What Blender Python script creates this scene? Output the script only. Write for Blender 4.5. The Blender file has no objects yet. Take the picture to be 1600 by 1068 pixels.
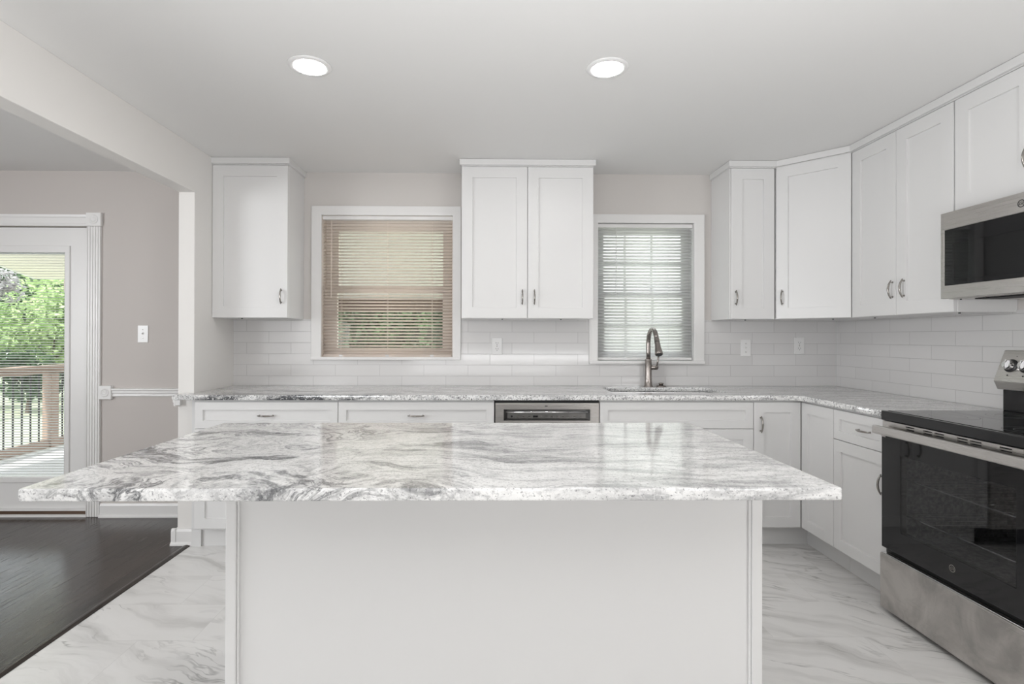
import bpy, bmesh, math, random
from mathutils import Vector, Matrix
random.seed(7)
S = bpy.context.scene
COL = S.collection
PI = math.pi

# ---------------------------------------------------------------- camera
F, YAW, PITCH, ROLL = 837.47, .0132, .003, -.0022
cd = bpy.data.cameras.new('camera'); cam = bpy.data.objects.new('camera', cd); COL.objects.link(cam)
cd.sensor_fit = 'HORIZONTAL'; cd.sensor_width = 36; cd.lens = F / 1600 * 36
cd.shift_x = 24.6 / 1600; cd.shift_y = -9.32 / 1600; cd.clip_start = .05; cd.clip_end = 200
Rv = Vector((math.cos(YAW), -math.sin(YAW), 0)); dh = Vector((math.sin(YAW), math.cos(YAW), 0)); zz = Vector((0, 0, 1))
Fv = math.cos(PITCH) * dh + math.sin(PITCH) * zz; Uv = -math.sin(PITCH) * dh + math.cos(PITCH) * zz
xa = math.cos(ROLL) * Rv - math.sin(ROLL) * Uv; ya = math.sin(ROLL) * Rv + math.cos(ROLL) * Uv; za = -Fv
cam.matrix_world = Matrix(((xa.x, ya.x, za.x, 0), (xa.y, ya.y, za.y, -3.8102), (xa.z, ya.z, za.z, 1.2647), (0, 0, 0, 1)))
S.camera = cam

# ---------------------------------------------------------------- sky, sun, added fill lamps out of view
S.view_settings.view_transform = 'Standard'; S.view_settings.look = 'None'
S.view_settings.gamma = 1; S.view_settings.use_curve_mapping = False
S.view_settings.exposure = 0.30
W = bpy.data.worlds.new('sky'); S.world = W; W.use_nodes = True
bg = W.node_tree.nodes['Background']; bg.inputs['Color'].default_value = (.90, .95, 1.0, 1); bg.inputs['Strength'].default_value = 2.3

XL, XR, ZC, CT = -1.8025, 2.4934, 2.431, .9238
YREAR, XD = -6.5, -4.9
def lamp(name, kind, loc, aim, power, color=(1, 1, 1), **k):
    l = bpy.data.lights.new(name, kind); l.energy = power; l.color = color
    for a, b in k.items(): setattr(l, a, b)
    o = bpy.data.objects.new(name, l); COL.objects.link(o); o.location = loc
    o.rotation_euler = (Vector(aim) - Vector(loc)).to_track_quat('-Z', 'Y').to_euler()
    return o
lamp('sun', 'SUN', (0, -10, 12), (1.5, 0, 0), 5.5, (1, .96, .9), angle=.03)
lamp('rear_fill_light', 'AREA', (.3, -6.45, 1.4), (.3, -4.4, 2.75), 5, (.97, .985, 1), shape='RECTANGLE', size=3.6, size_y=1.7)  # added fill lamp before the solid rear wall; no window there
lamp('ceiling_bounce_fill', 'AREA', (.2, -3.75, 1.0), (.2, -3.5, 2.4), 39, (.985, .99, 1), shape='RECTANGLE', size=2.6, size_y=.5)  # added unseen area lamp aimed up, stands in for light bounced off the ceiling
lamp('right_fill_light', 'AREA', (XR - .03, -4.7, 1.5), (-1.8, -2.4, 1.9), 36, (.98, .99, 1), shape='RECTANGLE', size=1.5, size_y=1.3)  # added to brighten header and left wall; the right wall has no window
lamp('dining_rear_fill_light', 'AREA', (-3.5, -6.45, 1.45), (-3.4, -3.5, 2.2), 16, (.97, .985, 1), shape='RECTANGLE', size=1.6, size_y=1.5)  # added dining room fill; the rear wall behind it has no opening
lamp('dining_side_fill_light', 'AREA', (-4.93, -3.7, 1.5), (0, -2.4, 1.3), 64, (.97, .985, 1), shape='RECTANGLE', size=1.8, size_y=1.4)  # added lamp at an unseen wall opening, brightens the right wall


# ---------------------------------------------------------------- node helpers
class NT:
    def __init__(s, name):
        s.m = bpy.data.materials.new(name); s.m.use_nodes = True; s.t = s.m.node_tree
        s.b = s.t.nodes['Principled BSDF']; s.out = s.t.nodes['Material Output']
    def n(s, typ, ins=None, **props):
        x = s.t.nodes.new(typ)
        for a, b in props.items(): setattr(x, a, b)
        for a, b in (ins or {}).items(): s.set(x.inputs[a], b)
        return x
    def set(s, sock, v):
        if isinstance(v, bpy.types.NodeSocket): s.t.links.new(v, sock)
        elif isinstance(v, bpy.types.Node): s.t.links.new(v.outputs[0], sock)
        else:
            if sock.type == 'RGBA' and len(v) == 3: v = (*v, 1)
            sock.default_value = v
    def p(s, **k):
        for a, b in k.items(): s.set(s.b.inputs[a.replace('_', ' ')], b)
        return s
    def math(s, op, a, b=0., c=None, clamp=False):
        x = s.n('ShaderNodeMath', operation=op, use_clamp=clamp); s.set(x.inputs[0], a); s.set(x.inputs[1], b)
        if c is not None: s.set(x.inputs[2], c)
        return x.outputs[0]
    def vmath(s, op, a, b):
        x = s.n('ShaderNodeVectorMath', operation=op); s.set(x.inputs[0], a); s.set(x.inputs[1], b); return x.outputs[0]
    def coord(s): return s.n('ShaderNodeTexCoord').outputs['Object']
    def mapping(s, v, loc=(0, 0, 0), rot=(0, 0, 0), scale=(1, 1, 1)):
        return s.n('ShaderNodeMapping', {'Vector': v, 'Location': loc, 'Rotation': rot, 'Scale': scale}).outputs[0]
    def noise(s, v, scale, detail=4, rough=.55, dist=0., out='Fac'):
        return s.n('ShaderNodeTexNoise', {'Vector': v, 'Scale': scale, 'Detail': detail, 'Roughness': rough, 'Distortion': dist}).outputs[out]
    def ramp(s, fac, stops, interp='LINEAR'):
        x = s.n('ShaderNodeValToRGB', {'Fac': fac}); x.color_ramp.interpolation = interp
        e = x.color_ramp.elements
        while len(e) < len(stops): e.new(.5)
        for i, (q, c) in enumerate(stops):
            e[i].position = q
            e[i].color = (c, c, c, 1) if isinstance(c, (int, float)) else (*c, 1)
        return x.outputs[0]
    def mix(s, fac, a, b, blend='MIX'):
        x = s.n('ShaderNodeMix', data_type='RGBA', blend_type=blend); s.set(x.inputs[0], fac); s.set(x.inputs[6], a); s.set(x.inputs[7], b)
        return x.outputs[2]
    def maprange(s, v, a, b, c=0., d=1.):
        return s.n('ShaderNodeMapRange', {'Value': v, 'From Min': a, 'From Max': b, 'To Min': c, 'To Max': d}).outputs[0]
    def bump(s, h, strength=.2, dist=.01):
        s.p(Normal=s.n('ShaderNodeBump', {'Height': h, 'Strength': strength, 'Distance': dist}).outputs[0]); return s

def plain(name, col, rough=.5, metal=0., **k):
    t = NT(name); t.p(Base_Color=col, Roughness=rough, Metallic=metal, **k)
    n = t.noise(t.coord(), 9, 3); t.p(Roughness=t.maprange(n, .3, .7, rough * .92, rough * 1.08)); return t.m

def paint(name, col, rough=.6, bump=.04, scale=220):
    t = NT(name); c = t.coord(); n = t.noise(c, 1.3, 2)
    t.p(Base_Color=t.mix(n, [x * .985 for x in col], [min(1, x * 1.015) for x in col]), Roughness=rough)
    t.bump(t.noise(c, scale, 2), bump, .002); return t.m

M = {}
M['cab'] = plain('white_cabinet_lacquer', (.78, .775, .77), .34)
M['wall'] = paint('warm_white_wall_paint', (.66, .63, .605))
M['wallw'] = paint('white_wall_paint', (.82, .80, .775))
M['dwall'] = paint('beige_wall_paint', (.57, .53, .505))
M['ceil'] = paint('ceiling_paint', (.82, .815, .805), .7)
M['trim'] = plain('white_trim_gloss', (.82, .81, .80), .3)
M['plastic'] = plain('white_plastic', (.84, .835, .83), .3)
M['nickel'] = plain('brushed_nickel', (.36, .34, .32), .22, 1.)
M['faucet'] = plain('faucet_nickel', (.33, .30, .28), .25, 1.)
M['chrome'] = plain('chrome', (.75, .75, .76), .1, 1.)
M['black'] = plain('black_plastic', (.02, .02, .021), .35)
M['slot'] = plain('dark_slot', (.012, .012, .012), .6)
M['blackglass'] = plain('black_glass', (.006, .006, .007), .04)
M['enamel'] = plain('black_enamel', (.012, .012, .013), .16)
M['vinyl'] = plain('white_vinyl', (.82, .82, .81), .4)
M['vinylc'] = plain('almond_vinyl', (.84, .77, .70), .4)
M['brown'] = plain('brown_painted_wood', (.33, .23, .18), .6)
M['dbrown'] = plain('dark_brown_beam', (.13, .08, .06), .6)
M['ironb'] = plain('black_iron_baluster', (.015, .015, .018), .5)
M['bronze'] = plain('bronze_threshold', (.12, .075, .05), .4, .5)

def m_steel(name, sx, base=(.60, .58, .56), rough=.3, smudge=0.):
    t = NT(name); c = t.coord()
    n = t.noise(t.mapping(c, scale=sx), 1, 3, .6)
    col = base
    if smudge:
        s1 = t.noise(c, 5.5, 5, .6, .8)
        col = t.mix(t.maprange(s1, .38, .66), [x * (1 - smudge) for x in base], base)
    t.p(Base_Color=col, Metallic=1., Roughness=t.maprange(n, .3, .7, rough * .8, rough * 1.25))
    t.bump(n, .03, .001); return t.m
M['steel'] = m_steel('brushed_stainless_steel', (4, 4, 600))
M['steeldark'] = m_steel('shaded_pocket_steel', (4, 4, 600), (.24, .235, .23), .35)  # darker copy of the steel; the pocket's shade is put into its colour
M['steelsm'] = m_steel('smudged_stainless_steel', (4, 4, 500), (.60, .575, .55), .34, .35)
M['steelsink'] = m_steel('satin_sink_steel', (300, 4, 4), (.66, .66, .66), .3)

def m_blind(name, col, tr=.35):
    t = NT(name); t.p(Base_Color=col, Roughness=.45)
    tl = t.n('ShaderNodeBsdfTranslucent', {'Color': col})
    mx = t.n('ShaderNodeMixShader', {0: tr, 1: t.b.outputs[0], 2: tl.outputs[0]})
    t.set(t.out.inputs[0], mx.outputs[0]); return t.m
M['blindb'] = m_blind('almond_blind_slat', (.94, .87, .81), .5)
M['blindw'] = m_blind('white_blind_slat', (.92, .92, .92), .6)

def m_glass(name, tint=(1, 1, 1), refl=1.0):
    t = NT(name); t.t.nodes.remove(t.b)
    tr = t.n('ShaderNodeBsdfTransparent', {'Color': tint}); gl = t.n('ShaderNodeBsdfGlossy', {'Color': (1, 1, 1), 'Roughness': .0})
    fc = t.n('ShaderNodeLayerWeight', {'Blend': .5}).outputs['Facing']
    fr = t.math('ADD', t.math('MULTIPLY', t.math('POWER', fc, 5.), .96), .04)
    mx = t.n('ShaderNodeMixShader', {0: t.math('MULTIPLY', fr, refl, clamp=True), 1: tr.outputs[0], 2: gl.outputs[0]})
    t.set(t.out.inputs[0], mx.outputs[0]); return t.m
M['glass'] = m_glass('window_glass', (.97, .985, .98))
M['ovenglass'] = m_glass('smoked_oven_glass', (.60, .60, .61), 1.1)
M['mwglass'] = m_glass('smoked_microwave_glass', (.30, .30, .31), 1.3)

def m_tile(name, axis):
    t = NT(name); c = t.coord(); sep = t.n('ShaderNodeSeparateXYZ', {0: c})
    u = sep.outputs[axis]
    u = t.math('ADD', u, 20 * .3120 - .942 if axis == 'X' else 20 * .312 + .05)
    v = t.math('ADD', sep.outputs['Z'], 10 * .0782 - .992)
    vec = t.n('ShaderNodeCombineXYZ', {0: u, 1: v}).outputs[0]
    br = t.n('ShaderNodeTexBrick', {'Vector': vec, 'Color1': (.70, .69, .685), 'Color2': (.73, .72, .715), 'Mortar': (.50, .49, .485), 'Scale': 1.,
             'Mortar Size': .0018, 'Mortar Smooth': .6, 'Brick Width': .312, 'Row Height': .0782}, offset=.5, offset_frequency=2)
    wob = t.noise(c, 14, 2)
    t.p(Base_Color=br.outputs['Color'], Roughness=t.maprange(br.outputs['Fac'], 0, 1, .1, .6))
    h = t.math('ADD', t.math('MULTIPLY', br.outputs['Fac'], -1.), t.math('MULTIPLY', wob, .5))
    t.bump(h, .35, .0016); return t.m
M['tileb'] = m_tile('white_subway_tile_back', 'X')
M['tiler'] = m_tile('white_subway_tile_right', 'Y')

def m_granite(name, seed=0., swirl=1., grain=.36, streak=1.2):
    t = NT(name); c0 = t.coord(); c = t.vmath('ADD', c0, (seed, seed * .7, 0))
    sep = t.n('ShaderNodeSeparateXYZ', {0: c0})
    left = t.maprange(sep.outputs['X'], -.62, .30, 1., .20)           # strong swirls one side, straight flow the other
    w1 = t.vmath('SUBTRACT', t.noise(c, 2.1, 2, .5, 0, 'Color'), (.5, .5, .5))
    w2 = t.vmath('SUBTRACT', t.noise(c, 7., 3, .55, 0, 'Color'), (.5, .5, .5))
    a1 = t.n('ShaderNodeVectorMath', {0: w1, 'Scale': t.math('MULTIPLY', left, 1.05 * swirl)}, operation='SCALE').outputs[0]
    a2 = t.n('ShaderNodeVectorMath', {0: w2, 'Scale': t.math('MULTIPLY', left, .15 * swirl)}, operation='SCALE').outputs[0]
    q = t.mapping(t.vmath('ADD', t.vmath('ADD', c, a1), a2), rot=(0, 0, .10))
    fine = t.noise(t.mapping(q, scale=(6, 48, 48)), 1., 7, .70)
    mid = t.noise(t.mapping(q, loc=(1, 5, 2), scale=(2.2, 16, 16)), 1., 6, .66)
    broad = t.noise(t.mapping(q, loc=(4, 2, 0), scale=(1.5, 5.5, 5.5)), 1., 4, .55)
    vein = t.noise(t.mapping(q, loc=(3.1, 1.7, .4), scale=(1.2, 6.0, 6.0)), 1., 6, .62)
    vm = t.maprange(t.math('ABSOLUTE', t.math('SUBTRACT', vein, .5)), .0, .026, 1., 0.)
    vm = t.math('MULTIPLY', vm, t.maprange(t.noise(c, 2.6, 2), .44, .56), clamp=True)
    vm = t.math('MULTIPLY', vm, left)
    band = t.math('MULTIPLY', t.maprange(broad, .54, .60), t.maprange(left, .2, 1., .22, 1.))   # dark smoky bands
    band = t.math('MULTIPLY', band, t.maprange(mid, .38, .56, .15, 1.), clamp=True)
    g1 = t.noise(c, 120, 2, .6); g2 = t.noise(t.vmath('ADD', c, (9, 9, 9)), 70, 3, .7); g3 = t.noise(t.vmath('ADD', c, (3, 8, 1)), 150, 2, .6)
    col = t.ramp(fine, [(.33, (.46, .46, .465)), (.44, (.72, .715, .71)), (.50, (.85, .845, .835)), (.70, (.91, .905, .895))])
    col = t.mix(t.maprange(mid, .49, .62, 0., .42 * streak), col, (.34, .34, .345))
    col = t.mix(t.math('MULTIPLY', band, .80 * streak, clamp=True), col, (.085, .088, .095))
    col = t.mix(t.math('MULTIPLY', vm, .9), col, (.05, .053, .06))
    col = t.mix(t.maprange(g2, .53, .63, 0., grain), col, (.26, .26, .265))
    col = t.mix(t.maprange(g1, .56, .64, 0., grain), col, (.88, .88, .87))
    col = t.mix(t.maprange(g3, .60, .66, 0., grain * 1.5, ), col, (.06, .06, .065))
    t.p(Base_Color=col, Roughness=.08, Specular_IOR_Level=.5); return t.m
M['granite'] = m_granite('swirled_white_granite')
M['granite2'] = m_granite('speckled_grey_granite', 3.3, .5, .85, 1.3)

def m_marble():
    t = NT('marble_look_floor_plank'); c = t.coord(); sep = t.n('ShaderNodeSeparateXYZ', {0: c})
    vec = t.n('ShaderNodeCombineXYZ', {0: t.math('ADD', sep.outputs['X'], 20 * .61 + 1.235), 1: t.math('ADD', sep.outputs['Y'], 20 * .305 + 1.25)}).outputs[0]
    br = t.n('ShaderNodeTexBrick', {'Vector': vec, 'Color1': (0, 0, 0), 'Color2': (1, 1, 1), 'Mortar': (.5, .5, .5), 'Scale': 1.,
             'Mortar Size': .0009, 'Mortar Smooth': .3, 'Brick Width': .61, 'Row Height': .305}, offset=.37, offset_frequency=2)
    off = t.n('ShaderNodeVectorMath', {0: br.outputs['Color'], 1: (7.3, 3.1, 0)}, operation='MULTIPLY').outputs[0]
    p = t.mapping(t.vmath('ADD', c, off), rot=(0, 0, .42))
    warp = t.vmath('SUBTRACT', t.noise(p, 2.2, 3, .5, 0, 'Color'), (.5, .5, .5))
    p = t.vmath('ADD', p, t.n('ShaderNodeVectorMath', {0: warp, 'Scale': .35}, operation='SCALE').outputs[0])
    n1 = t.noise(t.mapping(p, scale=(.9, 8, 1)), 1., 5, .58)
    n2 = t.noise(t.mapping(p, loc=(5, 2, 0), scale=(.8, 4.5, 1)), 1., 5, .6)
    ridge = t.maprange(t.math('ABSOLUTE', t.math('SUBTRACT', n2, .5)), 0., .014, 1., 0.)
    ridge = t.math('MULTIPLY', ridge, t.maprange(t.noise(c, 3.0, 2), .46, .62), clamp=True)
    col = t.ramp(n1, [(.28, (.54, .53, .515)), (.42, (.71, .70, .685)), (.52, (.79, .78, .765)), (.75, (.82, .81, .80))])
    col = t.mix(t.math('MULTIPLY', ridge, .62), col, (.24, .235, .23))
    col = t.mix(t.math('MULTIPLY', br.outputs['Fac'], .35), col, (.4, .39, .38))
    t.p(Base_Color=col, Roughness=.24); return t.m
M['marble'] = m_marble()

def m_wood():
    t = NT('dark_oak_plank'); c = t.coord(); sep = t.n('ShaderNodeSeparateXYZ', {0: c})
    vec = t.n('ShaderNodeCombineXYZ', {0: t.math('ADD', sep.outputs['Y'], 30), 1: t.math('ADD', sep.outputs['X'], 30)}).outputs[0]
    br = t.n('ShaderNodeTexBrick', {'Vector': vec, 'Color1': (0, 0, 0), 'Color2': (1, 1, 1), 'Mortar': (0, 0, 0), 'Scale': 1.,
             'Mortar Size': .0008, 'Mortar Smooth': .2, 'Brick Width': 1.1, 'Row Height': .12}, offset=.37, offset_frequency=2)
    off = t.n('ShaderNodeVectorMath', {0: br.outputs['Color'], 1: (5.1, 9.7, 0)}, operation='MULTIPLY').outputs[0]
    p = t.vmath('ADD', c, off)
    g = t.noise(t.mapping(p, scale=(22, 1.6, 1)), 1., 6, .65, .6)
    g2 = t.noise(t.mapping(p, scale=(90, 4, 1)), 1., 4, .6)
    col = t.ramp(g, [(.3, (.013, .0105, .009)), (.5, (.034, .028, .024)), (.72, (.080, .066, .056))])
    col = t.mix(t.math('MULTIPLY', br.outputs['Color'], .35), col, (.075, .055, .047))
    col = t.mix(br.outputs['Fac'], col, (.01, .008, .007))
    t.p(Base_Color=col, Roughness=t.maprange(g2, .3, .7, .16, .30), Specular_IOR_Level=.36)
    h = t.math('ADD', t.math('MULTIPLY', g, .6), t.math('MULTIPLY', br.outputs['Fac'], -1.))
    t.bump(h, .30, .004); return t.m
M['wood'] = m_wood()

def m_leaf(name, a, b):
    t = NT(name); n = t.noise(t.coord(), 1.7, 5, .7)
    col = t.ramp(n, [(.35, a), (.65, b)])
    t.p(Base_Color=col, Roughness=.55)
    tl = t.n('ShaderNodeBsdfTranslucent', {'Color': col})
    mx = t.n('ShaderNodeMixShader', {0: .3, 1: t.b.outputs[0], 2: tl.outputs[0]})
    t.set(t.out.inputs[0], mx.outputs[0]); return t.m
M['leaf_bright'] = m_leaf('bright_green_leaves', (.26, .40, .15), (.58, .70, .38))
M['leaf_plum'] = m_leaf('plum_grey_leaves', (.26, .24, .25), (.62, .60, .62))
M['leaf_dark'] = m_leaf('dark_green_leaves', (.02, .05, .025), (.10, .19, .07))
M['leaf_mid'] = m_leaf('mid_green_leaves', (.07, .14, .06), (.34, .46, .22))
M['bark'] = paint('tree_bark', (.10, .075, .055), .9, .5, 30)
def m_grass():
    t = NT('lawn_grass'); n = t.noise(t.coord(), 2.5, 6, .7)
    t.p(Base_Color=t.ramp(n, [(.35, (.36, .40, .26)), (.65, (.52, .56, .42))]), Roughness=.9)
    t.bump(t.noise(t.coord(), 60, 4), .6, .03); return t.m
M['grass'] = m_grass()
def m_deck():
    t = NT('pale_deck_boards'); c = t.coord()
    w = t.n('ShaderNodeTexBrick', {'Vector': c, 'Color1': (.62, .61, .63), 'Color2': (.70, .69, .71), 'Mortar': (.16, .15, .15), 'Scale': 1.,
            'Mortar Size': .003, 'Brick Width': 3.6, 'Row Height': .14})
    t.p(Base_Color=w.outputs['Color'], Roughness=.6); return t.m
M['deck'] = m_deck()
M['soffit'] = paint('cream_soffit', (.72, .675, .60), .6, .02, 60)
def m_siding():
    t = NT('white_lap_siding'); c = t.coord(); z = t.n('ShaderNodeSeparateXYZ', {0: c}).outputs['Z']
    saw = t.math('FRACT', t.math('MULTIPLY', z, 1 / .11))
    t.p(Base_Color=(.82, .83, .83), Roughness=.6); t.bump(saw, .8, .015); return t.m
M['siding'] = m_siding()
def m_emit(name, strength, col=(1, .985, .965)):
    t = NT(name); t.p(Base_Color=(.9, .9, .9), Emission_Color=col, Emission_Strength=strength); return t.m
M['led'] = m_emit('led_diffuser', 76.)
def m_enamelspeck():
    t = NT('speckled_oven_enamel'); n = t.noise(t.coord(), 60, 3, .7)
    t.p(Base_Color=t.ramp(n, [(.4, (.22, .22, .22)), (.65, (.50, .49, .48))]), Roughness=.5); return t.m
M['speck'] = m_enamelspeck()

# ---------------------------------------------------------------- mesh helpers
def bmnew(): return bmesh.new()
def quad(bm, pts): return bm.faces.new([bm.verts.new(p) for p in pts])
def box(bm, x0, x1, y0, y1, z0, z1):
    v = [bm.verts.new((x, y, z)) for x in (x0, x1) for y in (y0, y1) for z in (z0, z1)]
    for f in ((0, 1, 3, 2), (4, 6, 7, 5), (0, 4, 5, 1), (2, 3, 7, 6), (0, 2, 6, 4), (1, 5, 7, 3)): bm.faces.new([v[i] for i in f])
def prism(bm, poly, a0, a1, axis='z'):
    """extrude a 2D polygon: axis z -> (x,y); axis x -> (y,z); axis y -> (x,z)"""
    f = {'z': lambda p, a: (p[0], p[1], a), 'x': lambda p, a: (a, p[0], p[1]), 'y': lambda p, a: (p[0], a, p[1])}[axis]
    A = [bm.verts.new(f(p, a0)) for p in poly]; B = [bm.verts.new(f(p, a1)) for p in poly]
    bm.faces.new(A); bm.faces.new(B[::-1]); n = len(poly)
    for i in range(n): bm.faces.new((A[i], A[(i + 1) % n], B[(i + 1) % n], B[i]))
def tube(bm, pts, rad, seg=10, caps=True):
    pts = [Vector(p) for p in pts]; n = len(pts)
    if not isinstance(rad, (list, tuple)): rad = [rad] * n
    rings = []; up = None
    for i, p in enumerate(pts):
        d = (pts[min(i + 1, n - 1)] - pts[max(i - 1, 0)]).normalized()
        if up is None:
            up = Vector((0, 0, 1)) if abs(d.z) < .9 else Vector((1, 0, 0))
        s = d.cross(up).normalized(); up = s.cross(d).normalized()
        rings.append([bm.verts.new(p + (math.cos(2 * PI * k / seg) * s + math.sin(2 * PI * k / seg) * up) * rad[i]) for k in range(seg)])
    for a, b in zip(rings, rings[1:]):
        for k in range(seg): bm.faces.new((a[k], a[(k + 1) % seg], b[(k + 1) % seg], b[k]))
    if caps: bm.faces.new(rings[0][::-1]); bm.faces.new(rings[-1])
def lathe(bm, prof, c=(0, 0, 0), seg=32, axis='z'):
    """prof: list of (r, h). closed top/bottom when r==0"""
    rings = []
    for r, h in prof:
        def pt(k):
            x, y = r * math.cos(2 * PI * k / seg), r * math.sin(2 * PI * k / seg)
            q = {'z': (x, y, h), 'y': (x, -h, y), 'x': (h, x, y)}[axis]
            return (q[0] + c[0], q[1] + c[1], q[2] + c[2])
        rings.append([bm.verts.new(pt(0))] if r < 1e-6 else [bm.verts.new(pt(k)) for k in range(seg)])
    for a, b in zip(rings, rings[1:]):
        for k in range(seg):
            k2 = (k + 1) % seg
            if len(a) == 1 and len(b) == 1: continue
            if len(a) == 1: bm.faces.new((a[0], b[k2], b[k]))
            elif len(b) == 1: bm.faces.new((a[k], a[k2], b[0]))
            else: bm.faces.new((a[k], a[k2], b[k2], b[k]))
def gridsolid(bm, us, vs, mask, w0, w1, f):
    """cells us x vs where mask(u,v) is true, from w0 to w1; f maps (u,v,w)->xyz"""
    cache = {}
    def V(i, j, k):
        key = (i, j, k)
        if key not in cache: cache[key] = bm.verts.new(f(us[i], vs[j], (w0, w1)[k]))
        return cache[key]
    nu, nv = len(us) - 1, len(vs) - 1
    M_ = [[mask((us[i] + us[i + 1]) / 2, (vs[j] + vs[j + 1]) / 2) for j in range(nv)] for i in range(nu)]
    for i in range(nu):
        for j in range(nv):
            if not M_[i][j]: continue
            bm.faces.new((V(i, j, 0), V(i, j + 1, 0), V(i + 1, j + 1, 0), V(i + 1, j, 0)))
            bm.faces.new((V(i, j, 1), V(i + 1, j, 1), V(i + 1, j + 1, 1), V(i, j + 1, 1)))
            if i == 0 or not M_[i - 1][j]: bm.faces.new((V(i, j, 0), V(i, j, 1), V(i, j + 1, 1), V(i, j + 1, 0)))
            if i == nu - 1 or not M_[i + 1][j]: bm.faces.new((V(i + 1, j, 0), V(i + 1, j + 1, 0), V(i + 1, j + 1, 1), V(i + 1, j, 1)))
            if j == 0 or not M_[i][j - 1]: bm.faces.new((V(i, j, 0), V(i + 1, j, 0), V(i + 1, j, 1), V(i, j, 1)))
            if j == nv - 1 or not M_[i][j + 1]: bm.faces.new((V(i, j + 1, 0), V(i, j + 1, 1), V(i + 1, j + 1, 1), V(i + 1, j + 1, 0)))
def holes(*hs):
    return lambda u, v: not any(a < u < b and c < v < d for a, b, c, d in hs)
def cuts(lo, hi, *vals): return sorted({lo, hi, *[v for v in vals if lo < v < hi]})

def obj(name, bm, mat, parent=None, bevel=0., smooth=False, seg=2):
    bmesh.ops.recalc_face_normals(bm, faces=bm.faces)
    me = bpy.data.meshes.new(name); bm.to_mesh(me); bm.free()
    if smooth:
        for p in me.polygons: p.use_smooth = True
    me.materials.append(M[mat] if isinstance(mat, str) else mat)
    o = bpy.data.objects.new(name, me); COL.objects.link(o)
    if parent: o.parent = parent
    if bevel:
        b = o.modifiers.new('bevel', 'BEVEL'); b.width = bevel; b.segments = seg; b.limit_method = 'ANGLE'; b.angle_limit = .6
        b.harden_normals = False
    return o
def mkbox(name, mat, parent, *d, bevel=0.):
    bm = bmnew(); box(bm, *d); return obj(name, bm, mat, parent, bevel)
def tag(o, label, cat, group=None):
    o['label'] = label; o['category'] = cat
    if group: o['group'] = group
    return o
def thing(name, label, cat, loc=(0, 0, 0), rz=0., group=None):
    o = bpy.data.objects.new(name, None); COL.objects.link(o); o.location = loc; o.rotation_euler = (0, 0, rz)
    o.empty_display_size = .05
    return tag(o, label, cat, group)
def struct(o): o['kind'] = 'structure'; return o
def dup(root, loc, label, rz=None, group=None):
    r = root.copy(); COL.objects.link(r); r.location = loc; r['label'] = label
    if rz is not None: r.rotation_euler = (0, 0, rz)
    if group: r['group'] = group
    for ch in list(root.children):
        c = ch.copy(); COL.objects.link(c); c.parent = r
        for g in list(ch.children):
            d = g.copy(); COL.objects.link(d); d.parent = c
    return r
def from_curve(name, cu, mat, parent=None):
    tmp = bpy.data.objects.new('tmp', cu); COL.objects.link(tmp)
    dg = bpy.context.evaluated_depsgraph_get(); dg.update()
    me = bpy.data.meshes.new_from_object(tmp.evaluated_get(dg)); bpy.data.objects.remove(tmp)
    me.name = name; me.materials.clear(); me.materials.append(M[mat])
    o = bpy.data.objects.new(name, me); COL.objects.link(o)
    if parent: o.parent = parent
    return o
def slab(name, loops, z0, z1, mat, bev=.004, parent=None):
    """stone slab from closed 2D outlines (holes inside), with eased edges"""
    cu = bpy.data.curves.new(name, 'CURVE'); cu.dimensions = '2D'; cu.fill_mode = 'BOTH'
    for lp in loops:
        s = cu.splines.new('POLY'); s.points.add(len(lp) - 1); s.use_cyclic_u = True
        for p, (x, y) in zip(s.points, lp): p.co = (x, y, 0, 1)
    cu.extrude = (z1 - z0) / 2 - bev; cu.bevel_depth = bev; cu.bevel_resolution = 2; cu.offset = -bev
    o = from_curve(name, cu, mat, parent)
    for v in o.data.vertices: v.co.z += (z0 + z1) / 2
    return o
def rrect(x0, x1, y0, y1, r, n=5):
    P = []
    for cx, cy, a in ((x1 - r, y1 - r, 0), (x0 + r, y1 - r, 90), (x0 + r, y0 + r, 180), (x1 - r, y0 + r, 270)):
        for k in range(n + 1):
            t = math.radians(a + 90 * k / n); P.append((cx + r * math.cos(t), cy + r * math.sin(t)))
    return P
def text(name, body, size, mat, parent, mtx, depth=.0006):
    cu = bpy.data.curves.new(name, 'FONT'); cu.body = body; cu.size = size; cu.extrude = depth; cu.align_x = 'CENTER'; cu.align_y = 'CENTER'
    cu.shear = .25
    o = from_curve(name, cu, mat, parent); o.data.transform(mtx); return o

# ================================================================ the setting
# back wall with door and two windows
D1 = (-3.745, -2.822, -1, 2.04); W1 = (-1.195, -.250, 1.115, 2.135); W2 = (.762, 1.468, 1.085, 2.09)
def backwall(name, x0, x1, mat):
    bm = bmnew()
    gridsolid(bm, cuts(x0, x1, D1[0], D1[1], W1[0], W1[1], W2[0], W2[1]), cuts(0, ZC, D1[3], W1[2], W1[3], W2[2], W2[3]),
              holes(D1, W1, W2), 0, .14, lambda u, v, w: (u, w, v))
    return struct(obj(name, bm, mat))
backwall('wall_back', -1.86, XR + .12, 'wall')
backwall('wall_dining_back', XD - .12, -1.86, 'dwall')
bm = bmnew(); box(bm, XR, XR + .12, YREAR - .12, -.0005, 0, ZC); struct(obj('wall_right', bm, 'wall'))
bm = bmnew(); gridsolid(bm, [-6.5, -5.6, -.51, -.0005], [0, 2.15, ZC], holes((-5.6, -.51, -1, 2.15)), -1.9, XL, lambda u, v, w: (w, u, v))
struct(obj('wall_left', bm, 'wallw', bevel=.003))
bm = bmnew(); gridsolid(bm, [YREAR - .12, -4.62, -2.78, -.0005], [0, .78, 2.22, ZC], holes((-4.62, -2.78, .78, 2.22)), XD - .12, XD, lambda u, v, w: (w, u, v)); struct(obj('wall_dining_left', bm, 'dwall'))
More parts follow.
